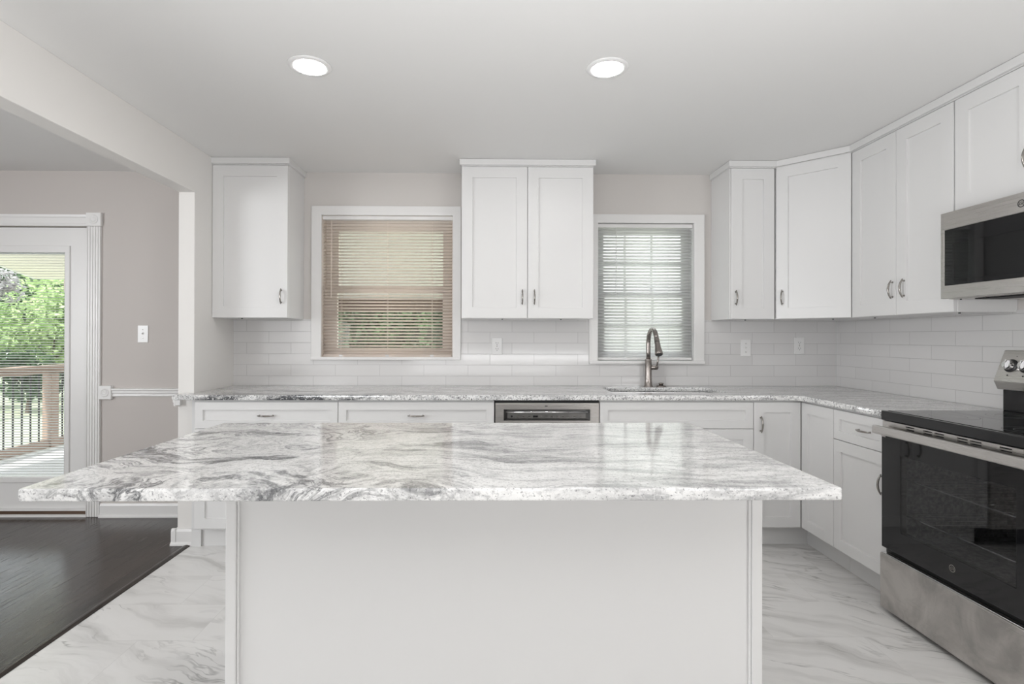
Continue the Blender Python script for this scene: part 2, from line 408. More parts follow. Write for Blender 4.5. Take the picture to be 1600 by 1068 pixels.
bm = bmnew(); box(bm, XD, XR, YREAR - .12, YREAR, 0, ZC)
struct(obj('wall_rear', bm, 'wall'))
bm = bmnew(); box(bm, XD - .12, XR + .12, -8.2, .14, ZC, ZC + .1); struct(obj('ceiling', bm, 'ceil'))  # rear end is an unseen overhang past the wall, added to block sun
bm = bmnew(); box(bm, -1.815, XR + .12, YREAR - .12, .14, -.1, 0); struct(obj('floor', bm, 'marble'))
bm = bmnew(); box(bm, XD - .12, -1.815, YREAR - .12, .14, -.1, 0); struct(obj('floor_dining', bm, 'wood'))
bm = bmnew(); prism(bm, [(-1.845, .0), (-1.842, .005), (-1.832, .008), (-1.822, .008), (-1.808, .003), (-1.806, 0)], -6.4, -.535, 'y')
o = struct(obj('trim_1', bm, 'wood'))

# tile backsplash
ZT = 1.392
cas1 = (-1.2555, -.2005, 1.1055, 9); cas2 = (.7075, 1.5315, 1.0805, 9)
bm = bmnew(); gridsolid(bm, cuts(XL, XR, cas1[0], cas1[1], cas2[0], cas2[1]), cuts(.9245, ZT, 1.1055, 1.0805), holes(cas1, cas2), -.008, -.0003, lambda u, v, w: (u, w, v))
o = struct(obj('wall_tile_back', bm, 'tileb'))
bm = bmnew(); box(bm, XR - .008, XR - .0003, -3.2, -.0085, .9245, ZT + .008); struct(obj('wall_tile_right', bm, 'tiler'))

# baseboards
def baseprof(t=.014): return [(0, 0), (t + .012, 0), (t + .012, .008), (t + .004, .018), (t, .020), (t, .080), (t - .006, .094), (0, .096)]
bm = bmnew(); prism(bm, [(-a, b) for a, b in baseprof()], -2.729, -1.902, 'x'); struct(obj('baseboard_back', bm, 'trim'))
bm = bmnew(); prism(bm, [(-a, b) for a, b in baseprof()], XD, -3.845, 'x'); struct(obj('baseboard_dining', bm, 'trim'))
bm = bmnew(); prism(bm, [(-.511 - a, b * 1.04) for a, b in baseprof(.016)], -1.93, -1.7985, 'x')
prism(bm, [(-1.9005 - a, b * 1.04) for a, b in baseprof(.016)], -.53, -.03, 'y'); struct(obj('baseboard_left', bm, 'trim'))
# chair rail with corner block
def railprof(): return [(0, .845), (.010, .845), (.014, .853), (.012, .862), (.018, .872), (.018, .884), (.024, .892), (.024, .902), (0, .904)]
bm = bmnew(); prism(bm, [(-a, b) for a, b in railprof()], -2.645, -1.902, 'x')
r = struct(obj('trim_2', bm, 'trim'))
bm = bmnew(); box(bm, -2.7305, -2.645, -.026, -.0003, .827, .922)
lathe(bm, [(.0, .029), (.012, .031), (.016, .027), (.026, .031), (.030, .026)], (-2.688, 0, .8745), 24, 'y')
obj('rosette_block', bm, 'trim', r, .002)
bm = bmnew(); prism(bm, [(-1.9005 - a, b) for a, b in railprof()], -.535, -.03, 'y'); box(bm, -1.9005, -1.872, -.535, -.5105, .850, .892); struct(obj('trim_3', bm, 'trim', bevel=.002))

# ---------------------------------------------------------------- glazed door with casing
dr = struct(thing('door_1', 'white glazed dining door with blinds behind its glass', 'door', (0, 0, 0)))
lx0, lx1, lz0, lz1 = -3.741, -2.826, .052, 2.034
gx0, gx1, gz0, gz1 = -3.555, -3.012, .278, 1.852
bm = bmnew(); gridsolid(bm, cuts(lx0, lx1, gx0 - .045, gx1 + .045), cuts(lz0, lz1, gz0 - .03, gz1 + .045), holes((gx0 - .045, gx1 + .045, gz0 - .03, gz1 + .045)), .012, .056, lambda u, v, w: (u, w, v))
leaf = obj('door_leaf', bm, 'trim', dr)
bm = bmnew(); gridsolid(bm, cuts(gx0 - .058, gx1 + .056, gx0 - .022, gx1 + .022), cuts(gz0 - .04, gz1 + .053, gz0, gz1 + .004), holes((gx0 - .022, gx1 + .022, gz0, gz1 + .004)), .002, .06, lambda u, v, w: (u, w, v))
obj('lite_frame', bm, 'trim', leaf, .004)
bm = bmnew(); box(bm, gx0 - .022, gx1 + .022, .024, .028, gz0, gz1 + .004); obj('glass', bm, 'glass', leaf)
bl = bmnew()
z = gz0 + .01
a = .30
while z < gz1 - .004:
    quad(bl, [(gx0, .034, z), (gx1, .034, z), (gx1, .034 + .0145 * math.cos(a), z + .0145 * math.sin(a)), (gx0, .034 + .0145 * math.cos(a), z + .0145 * math.sin(a))])
    z += .0187
blind = obj('enclosed_blind', bl, 'blindw', dr)
sm = blind.modifiers.new('thick', 'SOLIDIFY'); sm.thickness = .0008
bm = bmnew(); gridsolid(bm, [gx0 - .021, gx0, gx1, gx1 + .021], [gz0, gz1 - .003, gz1 + .003], holes((gx0, gx1, gz0, gz1 - .003)), .030, .052, lambda u, v, w: (u, w, v)); obj('blind_channel', bm, 'vinyl', blind)
mkbox('blind_slider', 'vinylc', blind, gx1 + .002, gx1 + .019, .019, .0235, 1.585, 1.665, bevel=.002)
for zz_ in (1.80, 1.12, .36):
    bm = bmnew(); tube(bm, [(-2.823, .006, zz_ - .045), (-2.823, .006, zz_ + .045)], .006, 10); box(bm, -2.835, -2.811, .0045, .008, zz_ - .04, zz_ + .04)
    obj('hinge', bm, 'nickel', dr)
bm = bmnew()
def fluted(x0, x1):
    w = x1 - x0; P = [(x0, -.0004), (x0, -.016)]
    n = 5
    for k in range(n):
        c = x0 + w * (k + .5) / n; h = w / n * .36
        P += [(c - h, -.016), (c - h * .6, -.0105), (c + h * .6, -.0105), (c + h, -.016)]
    P += [(x1, -.016), (x1, -.0004)]; return P
prism(bm, fluted(-2.824, -2.7315), .003, 2.0395, 'z'); obj('side_casing', bm, 'trim', dr)
bm = bmnew(); prism(bm, fluted(-3.8355, -3.743), .003, 2.0395, 'z'); obj('side_casing', bm, 'trim', dr)
bm = bmnew(); prism(bm, [(-.0004, 2.042), (-.016, 2.042), (-.016, 2.056), (-.012, 2.062), (-.012, 2.098), (-.018, 2.106), (-.020, 2.121), (-.0004, 2.121)], -3.742, -2.826, 'x'); obj('head_casing', bm, 'trim', dr)
for xx in (-2.775, -3.7925):
    bm = bmnew(); box(bm, xx - .0515, xx + .0515, -.022, -.0004, 2.0405, 2.134)
    lathe(bm, [(.0, .026), (.013, .027), (.017, .023), (.030, .027), (.034, .0215)], (xx, 0, 2.087), 24, 'y'); obj('rosette', bm, 'trim', dr, .002)
bm = bmnew(); box(bm, -3.744, -2.823, .0005, .1395, .0005, .012); prism(bm, [(-.012, .0005), (-.012, .016), (.0, .018), (.0, .0005)], -3.744, -2.823, 'x'); obj('sill_strip', bm, 'trim', dr)
bm = bmnew(); box(bm, -3.742, -2.825, .004, .134, .0125, .040); obj('threshold', bm, 'bronze', dr)
bm = bmnew(); box(bm, -3.740, -2.827, .0, .0115, .041, .060); obj('door_sweep', bm, 'trim', leaf)
bm = bmnew(); gridsolid(bm, [-3.7445, -3.742, -2.8245, -2.8224], [.041, 2.0355, 2.0395], holes((-3.742, -2.8245, .041, 2.0355)), .060, .13, lambda u, v, w: (u, w, v)); obj('jamb', bm, 'trim', dr)

bm = bmnew(); lathe(bm, [(0, .0), (.030, .0), (.030, .006), (.012, .010), (.011, .036), (.026, .044), (.028, .058), (.018, .068), (0, .069)], (-3.675, .0118, .96), 24, 'y'); obj('door_knob', bm, 'nickel', dr, smooth=True)
bm = bmnew(); lathe(bm, [(0, .0), (.026, .0), (.026, .008), (.012, .012), (0, .012)], (-3.675, .0118, 1.10), 24, 'y'); obj('deadbolt', bm, 'nickel', dr, smooth=True)

# ---------------------------------------------------------------- kitchen windows
def window(name, hole, cas, vin, rails, sashes, grid, trimmat='trim'):
    x0, x1, z0, z1 = hole; cx0, cx1, cz0, cz1 = cas
    w = bpy.data.objects.new(name, None); COL.objects.link(w); struct(w)
    bm = bmnew(); gridsolid(bm, [cx0, x0 + .01, x1 - .01, cx1], [cz0 + .022, z0 + .008, z1 - .008, cz1], holes((x0 + .01, x1 - .01, z0 + .008, z1 - .008)), -.020, -.0004, lambda u, v, w_: (u, w_, v))
    obj('casing', bm, trimmat, w, .003)
    bm = bmnew(); gridsolid(bm, [x0 + .0005, x0 + .010, x1 - .010, x1 - .0005], [z0 + .0005, z0 + .008, z1 - .008, z1 - .0005], holes((x0 + .010, x1 - .010, z0 + .008, z1 - .008)), -.0003, .138, lambda u, v, w_: (u, w_, v))
    obj('jamb', bm, vin, w)
    mkbox('sill', trimmat, w, cx0, cx1, -.034, -.0205 + .0201, cz0, cz0 + .0215, bevel=.004)
    gx0, gx1 = sashes[0]
    (a0, a1), (b0, b1) = rails        # lower glass z range, upper glass z range
    jx0, jx1 = x0 + .0105, x1 - .0105
    bm = bmnew(); gridsolid(bm, [jx0, gx0, gx1, jx1], [z0 + .0085, a0, a1, (a1 + b0) / 2], holes((gx0, gx1, a0, a1)), .058, .086, lambda u, v, w_: (u, w_, v)); s1 = obj('lower_sash', bm, vin, w, .002)
    bm = bmnew(); gridsolid(bm, [jx0, gx0, gx1, jx1], [(a1 + b0) / 2 - .01, b0, b1, z1 - .0085], holes((gx0, gx1, b0, b1)), .088, .116, lambda u, v, w_: (u, w_, v)); s2 = obj('upper_sash', bm, vin, w, .002)
    for s, (c0, c1), y in ((s1, (a0, a1), .07), (s2, (b0, b1), .10)):
        bm = bmnew(); box(bm, gx0 - .004, gx1 + .004, y, y + .004, c0 - .004, c1 + .004); obj('glass', bm, 'glass', s)
        if grid:
            bm = bmnew()
            for gx in grid: box(bm, gx - .008, gx + .008, y + .006, y + .014, c0, c1)
            box(bm, gx0, gx1, y + .006, y + .014, (c0 + c1) / 2 - .008, (c0 + c1) / 2 + .008); obj('muntins', bm, vin, s)
    for lx in (gx0 + .12, gx1 - .12):
        mkbox('sash_lock', vin, s1, lx - .025, lx + .025, .07, .092, (a1 + b0) / 2, (a1 + b0) / 2 + .012, bevel=.002)
    return w
window('window_1', W1, (-1.255, -.201, 1.106, 2.192), 'vinylc', ((1.190, 1.582), (1.636, 2.03)), ((-1.092, -.336),), None)
window('window_2', W2, (.708, 1.531, 1.081, 2.143), 'vinyl', ((1.152, 1.560), (1.600, 2.02)), ((.833, 1.404),), (.993, 1.189))

def blinds(name, label, hole, mat, pitch, tilt, ztop, zbot, wand_x, wand_z, cords):
    x0, x1 = hole
    t = thing(name, label, 'blind', ((x0 + x1) / 2, .024, zbot))
    ox, oz = (x0 + x1) / 2, zbot; h0, h1 = x0 - ox, x1 - ox
    bm = bmnew(); box(bm, h0, h1, -.019, .019, ztop - .027 - oz, ztop - oz); obj('headrail', bm, 'trim', t, .003)
    bm = bmnew(); z = .034; W_ = .025
    while z < ztop - .036 - oz:
        P = []
        for k in range(5):
            u = (k / 4 - .5) * W_; crown = .0022 * (1 - (2 * u / W_) ** 2)
            P.append((u * math.cos(tilt) - crown * math.sin(tilt), u * math.sin(tilt) + crown * math.cos(tilt)))
        va = [bm.verts.new((h0 + .004, p[0], z + p[1])) for p in P]; vb = [bm.verts.new((h1 - .004, p[0], z + p[1])) for p in P]
        for k in range(4): bm.faces.new((va[k], va[k + 1], vb[k + 1], vb[k]))
        z += pitch
    s = obj('slats', bm, mat, t, smooth=True); so = s.modifiers.new('thick', 'SOLIDIFY'); so.thickness = .0006
    bm = bmnew(); box(bm, h0 + .004, h1 - .004, -.012, .012, .0, .019); r = obj('bottom_rail', bm, mat if mat == 'blindb' else 'trim', t, .003)
    for c in cords:
        for yy in (-.0135, .0135):
            bm = bmnew(); tube(bm, [(c - ox, yy, .01), (c - ox, yy, ztop - .03 - oz)], .0009, 5); obj('ladder_cord', bm, mat, t)
        bm = bmnew(); box(bm, c - ox - .012, c - ox + .012, -.0135, -.0122, .002, .017); obj('cord_clip', bm, 'plastic', r, .001)
    bm = bmnew(); tube(bm, [(wand_x - ox, -.0215, wand_z[0] - oz), (wand_x - ox + .001, -.0215, wand_z[1] - oz - .012), (wand_x - ox + .001, -.0195, wand_z[1] - oz)], .0035, 8); obj('wand', bm, 'blindw' if mat == 'blindw' else mat, t)
    return t
blinds('window_blind', 'almond mini blind with open slats in the wider left kitchen window', (-1.1835, -.262), 'blindb', .0223, .50, 2.1265, 1.1255, -1.12, (1.545, 2.09), (-1.053, -.725, -.408))
blinds('window_blind', 'white mini blind with nearly shut slats in the window above the sink', (.7745, 1.456), 'blindw', .0222, .97, 2.079, 1.106, .904, (1.58, 2.05), (.975, 1.285))

# ================================================================ cabinets
def rot(pts): return pts
def shaker(bm, x0, x1, z0, z1, yf, t=.0185, st=.06, rec=.009, lip=.005):
    """shaker front facing -Y with its face at y=yf"""
    st = min(st, (x1 - x0) * .3, (z1 - z0) * .3)
    def R(i, y): return [bm.verts.new((a, y, b)) for a, b in ((x0 + i, z0 + i), (x1 - i, z0 + i), (x1 - i, z1 - i), (x0 + i, z1 - i))]
    e = .0015
    rings = [R(0, yf + t), R(0, yf + e), R(e, yf), R(st, yf), R(st + lip * .25, yf + rec), R(st + lip, yf + rec)]
    for a, b in zip(rings, rings[1:]):
        for k in range(4): bm.faces.new((a[k], a[(k + 1) % 4], b[(k + 1) % 4], b[k]))
    bm.faces.new(rings[-1]); bm.faces.new(rings[0][::-1])
def pull_bm(c, n, axis, L=.098, H=.026):
    """arched bar pull: centre c on the front, n = outward direction, axis = long direction"""
    c, n, ax = Vector(c), Vector(n), Vector(axis); bm = bmnew()
    pts, rad = [], []
    for k in range(17):
        t = -1 + 2 * k / 16
        pts.append(c + ax * (t * L / 2) + n * (.010 + (H - .010) * (1 - t * t))); rad.append(.0030 + .0024 * (1 - abs(t) ** 2.5))
    tube(bm, pts, rad, 10)
    for t in (-.80, .80):
        tube(bm, [c + ax * (t * L / 2) - n * .0002, c + ax * (t * L / 2) + n * .003, c + ax * (t * L / 2) + n * (.010 + (H - .010) * (1 - t * t))], [.0058, .004, .0036], 10)
    return bm
def pull(parent, c, n, axis): return obj('handle', pull_bm(c, n, axis), 'nickel', parent, smooth=True)
NY, VX, VZ = (0, -1, 0), (1, 0, 0), (0, 0, 1)
def front(root, kind, x0, x1, z0, z1, yf, st=.06, handle=None, hax=VZ, g=.0016):
    bm = bmnew(); shaker(bm, x0 + g, x1 - g, z0 + g, z1 - g, yf, st=st)
    d = obj(kind, bm, 'cab', root)
    if handle: pull(d, (handle[0], yf, handle[1]), NY, hax)
    return d
R90 = -PI / 2
UB, UF, UDOOR, UTOP = 1.390, 2.387, -.307, 2.4295
def crown(root, x0, x1, yf, sides=True, name='crown', o=.013, yb=-.002):
    bm = bmnew(); z0, z1 = UF - UB, UTOP - UB
    P = [(x0 - o, yb), (x0 - o, yf - o), (x1 + o, yf - o), (x1 + o, yb)]
    Q = [(x0, yb), (x0, yf), (x1, yf), (x1, yb)]
    prism(bm, P, z0 + .004, z1, 'z'); prism(bm, Q, z0 - .002, z0 + .004, 'z')
    return obj(name, bm, 'cab', root, .002)
def screws(root, pts):
    for x, y in pts:
        bm = bmnew(); lathe(bm, [(0, -.006), (.005, -.006), (.005, .0)], (x, y, 0), 10); obj('screw_cap', bm, 'black', root)
def upper(label, x0, x1, doors, hs, y=0, rz=0., loc=None, xb=UB, crown_=True, group=None):
    """doors: list of (x0,x1); hs: handle x for each; local x from 0"""
    root = thing('upper_cabinet', label, 'cabinet', loc or (x0, 0, xb), rz, group)
    w = x1 - x0
    bm = bmnew(); box(bm, .0005, w - .0005, UDOOR + .0195, -.0015 if xb > UB else -.0015, .0, UF - xb - .0025)
    obj('body', bm, 'cab', root, .0015)
    for (a, b), h in zip(doors, hs):
        front(root, 'door', a - x0, b - x0, .0, UF - xb - .003, UDOOR, st=.071, handle=(h - x0, 1.530 - xb if xb < 1.5 else 1.998 - xb) if h else None)
    return root
c = upper('white single door wall cabinet on the left beside the doorway wall', -1.8015, -1.311, [(-1.8015, -1.311)], [-1.352]); crown(c, 0, .4905 - .0, UDOOR); screws(c, [(.17, -.25)])
c = upper('white double door wall cabinet hanging between the two windows', -.183, .683, [(-.183, .250), (.250, .683)], [.216, .295]); crown(c, 0, .866, UDOOR); screws(c, [(.27, -.25), (.66, -.25)])
xe = XR - .603
c = upper('narrow white single door wall cabinet right of the sink window', 1.585, xe - .001, [(1.591, xe - .012)], [1.620]); screws(c, [(.15, -.2)])
# right-hand wall cabinets
u1, u2 = .603, 1.3165
RL = lambda y0, z: (XR, -y0, z)
c = upper('white double door wall cabinet on the right wall, left of the microwave', u1, u2, [(u1 + .004, .9565), (.9565, u2 - .001)], [.938 - .004, 1.015 - .0], rz=R90, loc=RL(u1, UB)); screws(c, [(.05, -.2), (.68, -.25)])
m0, m1 = 1.3185, 2.0805
c = upper('short white wall cabinet above the microwave', m0, m1, [(m0 + .002, 1.6995), (1.6995, m1 - .002)], [1.669, 1.733], rz=R90, loc=RL(m0, 1.852), xb=1.852)
# diagonal corner cabinet
root = thing('corner_cabinet', 'white wall cabinet set diagonally across the room corner', 'cabinet', (XR, 0, UB))
A = Vector((-.603, -.290)); B = Vector((-.290, -.603))
bm = bmnew(); prism(bm, [(-.6025, -.0015), (-.6025, -.290), (-.290, -.6025), (-.0015, -.6025), (-.0015, -.0015)], 0, UF - UB - .0025, 'z'); obj('body', bm, 'cab', root, .0015)
dvec = (B - A).normalized(); nrm = Vector((-dvec.y * -1, dvec.x * -1)); nrm = Vector((-.70711, -.70711)); Ld = (B - A).length
bm = bmnew(); shaker(bm, .012, Ld - .012, .0016, UF - UB - .003, -.020, st=.071)
mt = Matrix.Translation((A.x, A.y, 0)) @ Matrix.Rotation(-PI / 4, 4, 'Z'); bm.transform(mt)
d = obj('door', bm, 'cab', root)
bm = pull_bm((.05, -.020, .14), NY, VZ); bm.transform(mt); obj('handle', bm, 'nickel', d, smooth=True)
screws(root, [(-.30, -.42)])
# continuous crown on the right-hand run
bm = bmnew(); e = .013; z0, z1 = UF, UTOP
yf = UDOOR - e
k = .603 + e * 2 / math.sqrt(2) * .0
poly = [(1.585 - e, -.002), (1.585 - e, yf), (XR - .603 - .004, yf), (XR + yf, -.603 - .004), (XR + yf, -m1), (XR - .002, -m1), (XR - .002, -.002)]
prism(bm, poly, z0 + .004, z1, 'z')
poly2 = [(1.585, -.002), (1.585, UDOOR), (XR - .603, UDOOR), (XR + UDOOR, -.603), (XR + UDOOR, -m1), (XR - .002, -m1), (XR - .002, -.002)]
prism(bm, poly2, z0 - .002, z0 + .004, 'z')
tag(obj('crown_moulding', bm, 'cab', bevel=.002), 'white crown strip running along the tops of the right hand wall cabinets', 'moulding')

# base cabinets
BF_, BT, BD0, TK = -.6233, .8825, .722, .118
def base(label, x0, x1, loc=None, rz=0., y1=-.004):
    root = thing('base_cabinet', label, 'cabinet', loc or (x0, 0, 0), rz)
    w = x1 - x0
    bm = bmnew(); box(bm, .0006, w - .0006, BF_ + .0195, y1, TK + .004, .8925); obj('body', bm, 'cab', root, .001)
    bm = bmnew(); box(bm, .0006, w - .0006, -.532, -.50, 0, TK + .004); obj('toe_kick', bm, 'cab', root)
    return root
def drawer(root, x0, x1, handle=True):
    d = front(root, 'drawer', x0, x1, BD0, BT, BF_, st=.047)
    if handle: pull(d, ((x0 + x1) / 2, BF_, .801), NY, VX)
def pairdoors(root, x0, x1, z1=BD0, hz=.60):
    m = (x0 + x1) / 2
    front(root, 'door', x0, m, TK + .014, z1, BF_, handle=(m - .035, hz)); front(root, 'door', m, x1, TK + .014, z1, BF_, handle=(m + .035, hz))
b0, b1, b2, b3, b4 = -1.7388, -.8943, .0317, .6596, 1.5834
c = base('white base cabinet with one wide drawer beside the doorway wall', b0, b1); w = b1 - b0; drawer(c, 0, w); pairdoors(c, 0, w)
mkbox('filler_strip', 'cab', c, -.0565, .0, -.545, -.515, 0, .8925)
c = base('white base cabinet with one wide drawer beside the dishwasher', b1, b2); w = b2 - b1; drawer(c, 0, w); pairdoors(c, 0, w)
c = base('white sink base cabinet right of the dishwasher with a plain false drawer front', b3, b4); w = b4 - b3
for ch in list(c.children):
    if ch.name.startswith('body'): bpy.data.objects.remove(ch)
bm = bmnew(); box(bm, .0006, .018, -.6038, -.004, TK + .004, .8925); box(bm, w - .018, w - .0006, -.6038, -.004, TK + .004, .8925); box(bm, .018, w - .018, -.6038, -.004, TK + .004, TK + .02); box(bm, .018, w - .018, -.6038, -.585, TK + .02, .8925)
obj('body', bm, 'cab', c)
drawer(c, 0, w, False); pairdoors(c, 0, w)
# corner base with two doors meeting at the inside corner
XF = XR - .6233
root = thing('corner_base_cabinet', 'white corner base cabinet with two doors meeting in the inside corner', 'cabinet', (XR, 0, 0))
xs, ys = b4 - XR, -.922
bm = bmnew(); prism(bm, [(xs + .0006, -.004), (xs + .0006, -.6038), (-.6038, -.6038), (-.6038, ys + .0006), (-.004, ys + .0006), (-.004, -.004)], TK + .004, .8925, 'z'); obj('body', bm, 'cab', root)
bm = bmnew(); prism(bm, [(xs + .0006, -.50), (xs + .0006, -.532), (-.532, -.532), (-.532, ys + .0006), (-.50, ys + .0006), (-.50, -.50)], 0, TK + .004, 'z'); obj('toe_kick', bm, 'cab', root)
front(root, 'door', xs, -.6250, TK + .014, BT, BF_, handle=(xs + .042, .750))
bm = bmnew(); shaker(bm, .6255, .922 - .0016, TK + .0156, BT - .0016, BF_); bm.transform(Matrix.Rotation(R90, 4, 'Z')); obj('door', bm, 'cab', root)
# drawer base beside the range
d0, d1 = .9225, 1.3125
c = base('white base cabinet with drawer and door left of the range', d0, d1, (XR, -d0, 0), R90); w = d1 - d0; 
dd = front(c, 'drawer', 0, w, BD0, BT, BF_, st=.047); pull(dd, (w / 2 + .047, BF_, .803), NY, VX)
front(c, 'door', 0, w, TK + .014, BD0, BF_, handle=(w - .023, .572))

# ---------------------------------------------------------------- worktops
sx0, sx1, sy0, sy1 = .772, 1.492, -.478, -.130
L = [(-1.799, -.0085), (-1.799, -.5135), (-1.849, -.5135), (-1.856, -.52), (-1.856, -.634), (-1.849, -.6416), (1.79, -.6416), (1.818, -.649), (1.843, -.672), (1.8515, -.70), (1.8515, -1.318), (XR - .0085, -1.318), (XR - .0085, -.0085)]
o = slab('countertop', [L, rrect(sx0, sx1, sy0, sy1, .03)], .8940, CT, 'granite2')
tag(o, 'L shaped grey granite worktop along the back wall to the range', 'countertop')
IX0, IX1, IY0, IY1, IC = -1.0874, .8331, -2.5612, -1.5946, .9138
o = slab('island_top', [rrect(IX0, IX1, IY0, IY1, .008, 3)], IC - .030, IC, 'granite', .005)
tag(o, 'large swirled white and grey granite slab on the kitchen island', 'countertop')
# island base
bx0, bx1, by0, by1 = -.732, .771, -2.31, -1.63
root = thing('kitchen_island', 'plain white panelled island base under the large granite slab', 'kitchen island', (0, 0, 0))
it = IC - .0305
bm = bmnew(); box(bm, bx0 + .012, bx1 - .012, by0 + .010, by1 - .010, .0, it); obj('body', bm, 'cab', root)
for px_, py_ in ((bx0, by0), (bx1 - .030, by0), (bx0, by1 - .03), (bx1 - .03, by1 - .03)):
    bm = bmnew(); box(bm, px_, px_ + .030, py_, py_ + .030, 0, it); obj('corner_post', bm, 'cab', root, .003)
for xa0, xa1 in ((bx0 + .0305, bx0 + .037), (bx1 - .037, bx1 - .0305)):
    mkbox('corner_bead', 'cab', root, xa0, xa1, by0 + .003, by0 + .0098, 0, it, bevel=.002)
mkbox('base_rail', 'cab', root, bx0 + .0375, bx1 - .0375, by0 + .002, by0 + .0098, 0, .10, bevel=.002)

# ---------------------------------------------------------------- sink and faucet
root = thing('kitchen_sink', 'stainless undermount sink let into the granite below the right window', 'sink', ((sx0 + sx1) / 2, (sy0 + sy1) / 2, .68))
hx, hy = (sx1 - sx0) / 2, (sy1 - sy0) / 2
bm = bmnew()
rings = []
for ex, z, r in ((.022, .2125, .04), (-.004, .2125, .03), (-.008, .19, .03), (-.016, .02, .04), (-.03, .006, .05), (-.06, .0, .05)):
    rings.append([bm.verts.new((x, y, z)) for x, y in rrect(-hx - ex, hx + ex, -hy - ex, hy + ex, r)])
for a_, b_ in zip(rings, rings[1:]):
    n = len(a_)
    for k in range(n): bm.faces.new((a_[k], a_[(k + 1) % n], b_[(k + 1) % n], b_[k]))
bm.faces.new(rings[-1])
o = obj('bowl', bm, 'steelsink', root, smooth=False); so = o.modifiers.new('thick', 'SOLIDIFY'); so.thickness = .001; so.offset = -1
bm = bmnew(); lathe(bm, [(0, .002), (.02, .002), (.025, .006), (.042, .004), (.045, .0012), (0, .0012)], (0, .03, 0), 24); obj('drain', bm, 'chrome', root, smooth=True)

root = thing('kitchen_faucet', 'tall brushed nickel gooseneck pull-down faucet behind the sink', 'faucet', (1.114, -.073, CT + .0003))
def arc(n, c, r, a0, a1): return [(0, c[0] + r * math.cos(math.radians(a0 + (a1 - a0) * k / n)), c[1] + r * math.sin(math.radians(a0 + (a1 - a0) * k / n))) for k in range(n + 1)]
bm = bmnew(); lathe(bm, [(0, 0), (.031, 0), (.031, .004), (.027, .010), (.0245, .05), (.0235, .12), (.0225, .182), (.0235, .186), (.0235, .190), (.020, .194), (0, .194)], seg=28); obj('base_column', bm, 'faucet', root, smooth=True)
path = [(0, 0, .19), (0, 0, .24), (0, -.0, .29)] + arc(16, (-.094, .305), .094, 0, 158)
rad = [.0155] * 3 + [.0155 - .0 * k for k in range(17)]
bm = bmnew(); tube(bm, path, rad, 16); obj('spout', bm, 'faucet', root, smooth=True)
e = Vector(path[-1]); dv = (Vector(path[-1]) - Vector(path[-2])).normalized()
bm = bmnew(); hp = [e - dv * .002, e + dv * .004, e + dv * .03, e + dv * .07, e + dv * .10, e + dv * .118, e + dv * .122]
tube(bm, hp, [.0165, .0172, .0172, .020, .0245, .0262, .0245], 18); hd = obj('spray_head', bm, 'faucet', root, smooth=True)
bm = bmnew(); tube(bm, [hp[-1] - dv * .001, hp[-1] + dv * .004], [.021, .020], 18); obj('nozzle', bm, 'black', hd)
bm = bmnew(); tube(bm, [e + dv * .0285, e + dv * .0315], [.0178, .0178], 18); obj('collar', bm, 'slot', hd)
bm = bmnew(); tube(bm, [(.018, 0, .135), (.034, 0, .135), (.062, 0, .135), (.066, 0, .135)], [.016, .0175, .0175, .015], 14); vb = obj('valve_housing', bm, 'faucet', root, smooth=True)
bm = bmnew(); tube(bm, [(.060, 0, .140), (.063, -.006, .17), (.068, -.012, .215)], [.0052, .0056, .0062], 10); obj('lever', bm, 'faucet', vb, smooth=True)
root = thing('sink_button', 'small round nickel sink button on the worktop right of the faucet', 'button', (1.205, -.070, CT + .0003))
bm = bmnew(); lathe(bm, [(0, 0), (.034, 0), (.034, .004), (.030, .008), (.016, .011), (0, .011)], seg=28); obj('flange', bm, 'faucet', root, smooth=True)
bm = bmnew(); lathe(bm, [(0, .011), (.014, .011), (.014, .018), (.018, .020), (.017, .026), (0, .028)], seg=24); obj('knob', bm, 'faucet', root, smooth=True)

# ---------------------------------------------------------------- dishwasher
root = thing('dishwasher', 'stainless dishwasher with a pocket handle under the back worktop', 'dishwasher', (b2, 0, 0))
w = b3 - b2
mkbox('body', 'black', root, .006, w - .006, -.598, -.02, .10, .870)
mkbox('control_lip', 'slot', root, .006, w - .006, -.612, -.5985, .872, .8925)
fx0, fx1, fz0, fz1 = .056, .570, .772, .838
bm = bmnew(); gridsolid(bm, [.006, fx0, fx1, w - .004], [.12, fz0, fz1, .876], holes((fx0, fx1, fz0, fz1)), -.626, -.599, lambda u, v, w_: (u, w_, v)); pan = obj('front_panel', bm, 'steel', root, .002)
bm = bmnew()
P0 = [(fx0, -.6262, fz0), (fx1, -.6262, fz0), (fx1, -.6262, fz1), (fx0, -.6262, fz1)]
P1 = [(fx0 + .022, -.600, fz0 + .010), (fx1 - .022, -.600, fz0 + .010), (fx1 - .022, -.600, fz1 - .004), (fx0 + .022, -.600, fz1 - .004)]
va = [bm.verts.new(p) for p in P0]; vb_ = [bm.verts.new(p) for p in P1]
for k in range(4): bm.faces.new((va[k], va[(k + 1) % 4], vb_[(k + 1) % 4], vb_[k]))
bm.faces.new(vb_); obj('handle_pocket', bm, 'steeldark', pan)
bm = bmnew(); tube(bm, [(fx0 + .012, -.6215, fz1 - .016), (fx1 - .012, -.6215, fz1 - .016)], .0062, 12); obj('handle_bar', bm, 'chrome', pan, smooth=True)
mkbox('display', 'blackglass', pan, .232, .262, -.6025, -.6002, fz0 + .016, fz0 + .027)
bm = bmnew(); lathe(bm, [(0, .6025), (.006, .6025), (.006, .6002)], (.104, 0, fz0 + .022), 16, 'y'); obj('power_button', bm, 'black', pan)
for k in range(12):
    xk = .14 + k * .034
    if not .22 < xk < .275: bm = bmnew(); box(bm, xk - .006, xk + .006, -.6014, -.6002, fz0 + .020, fz0 + .023); obj('button', bm, 'nickel', pan)
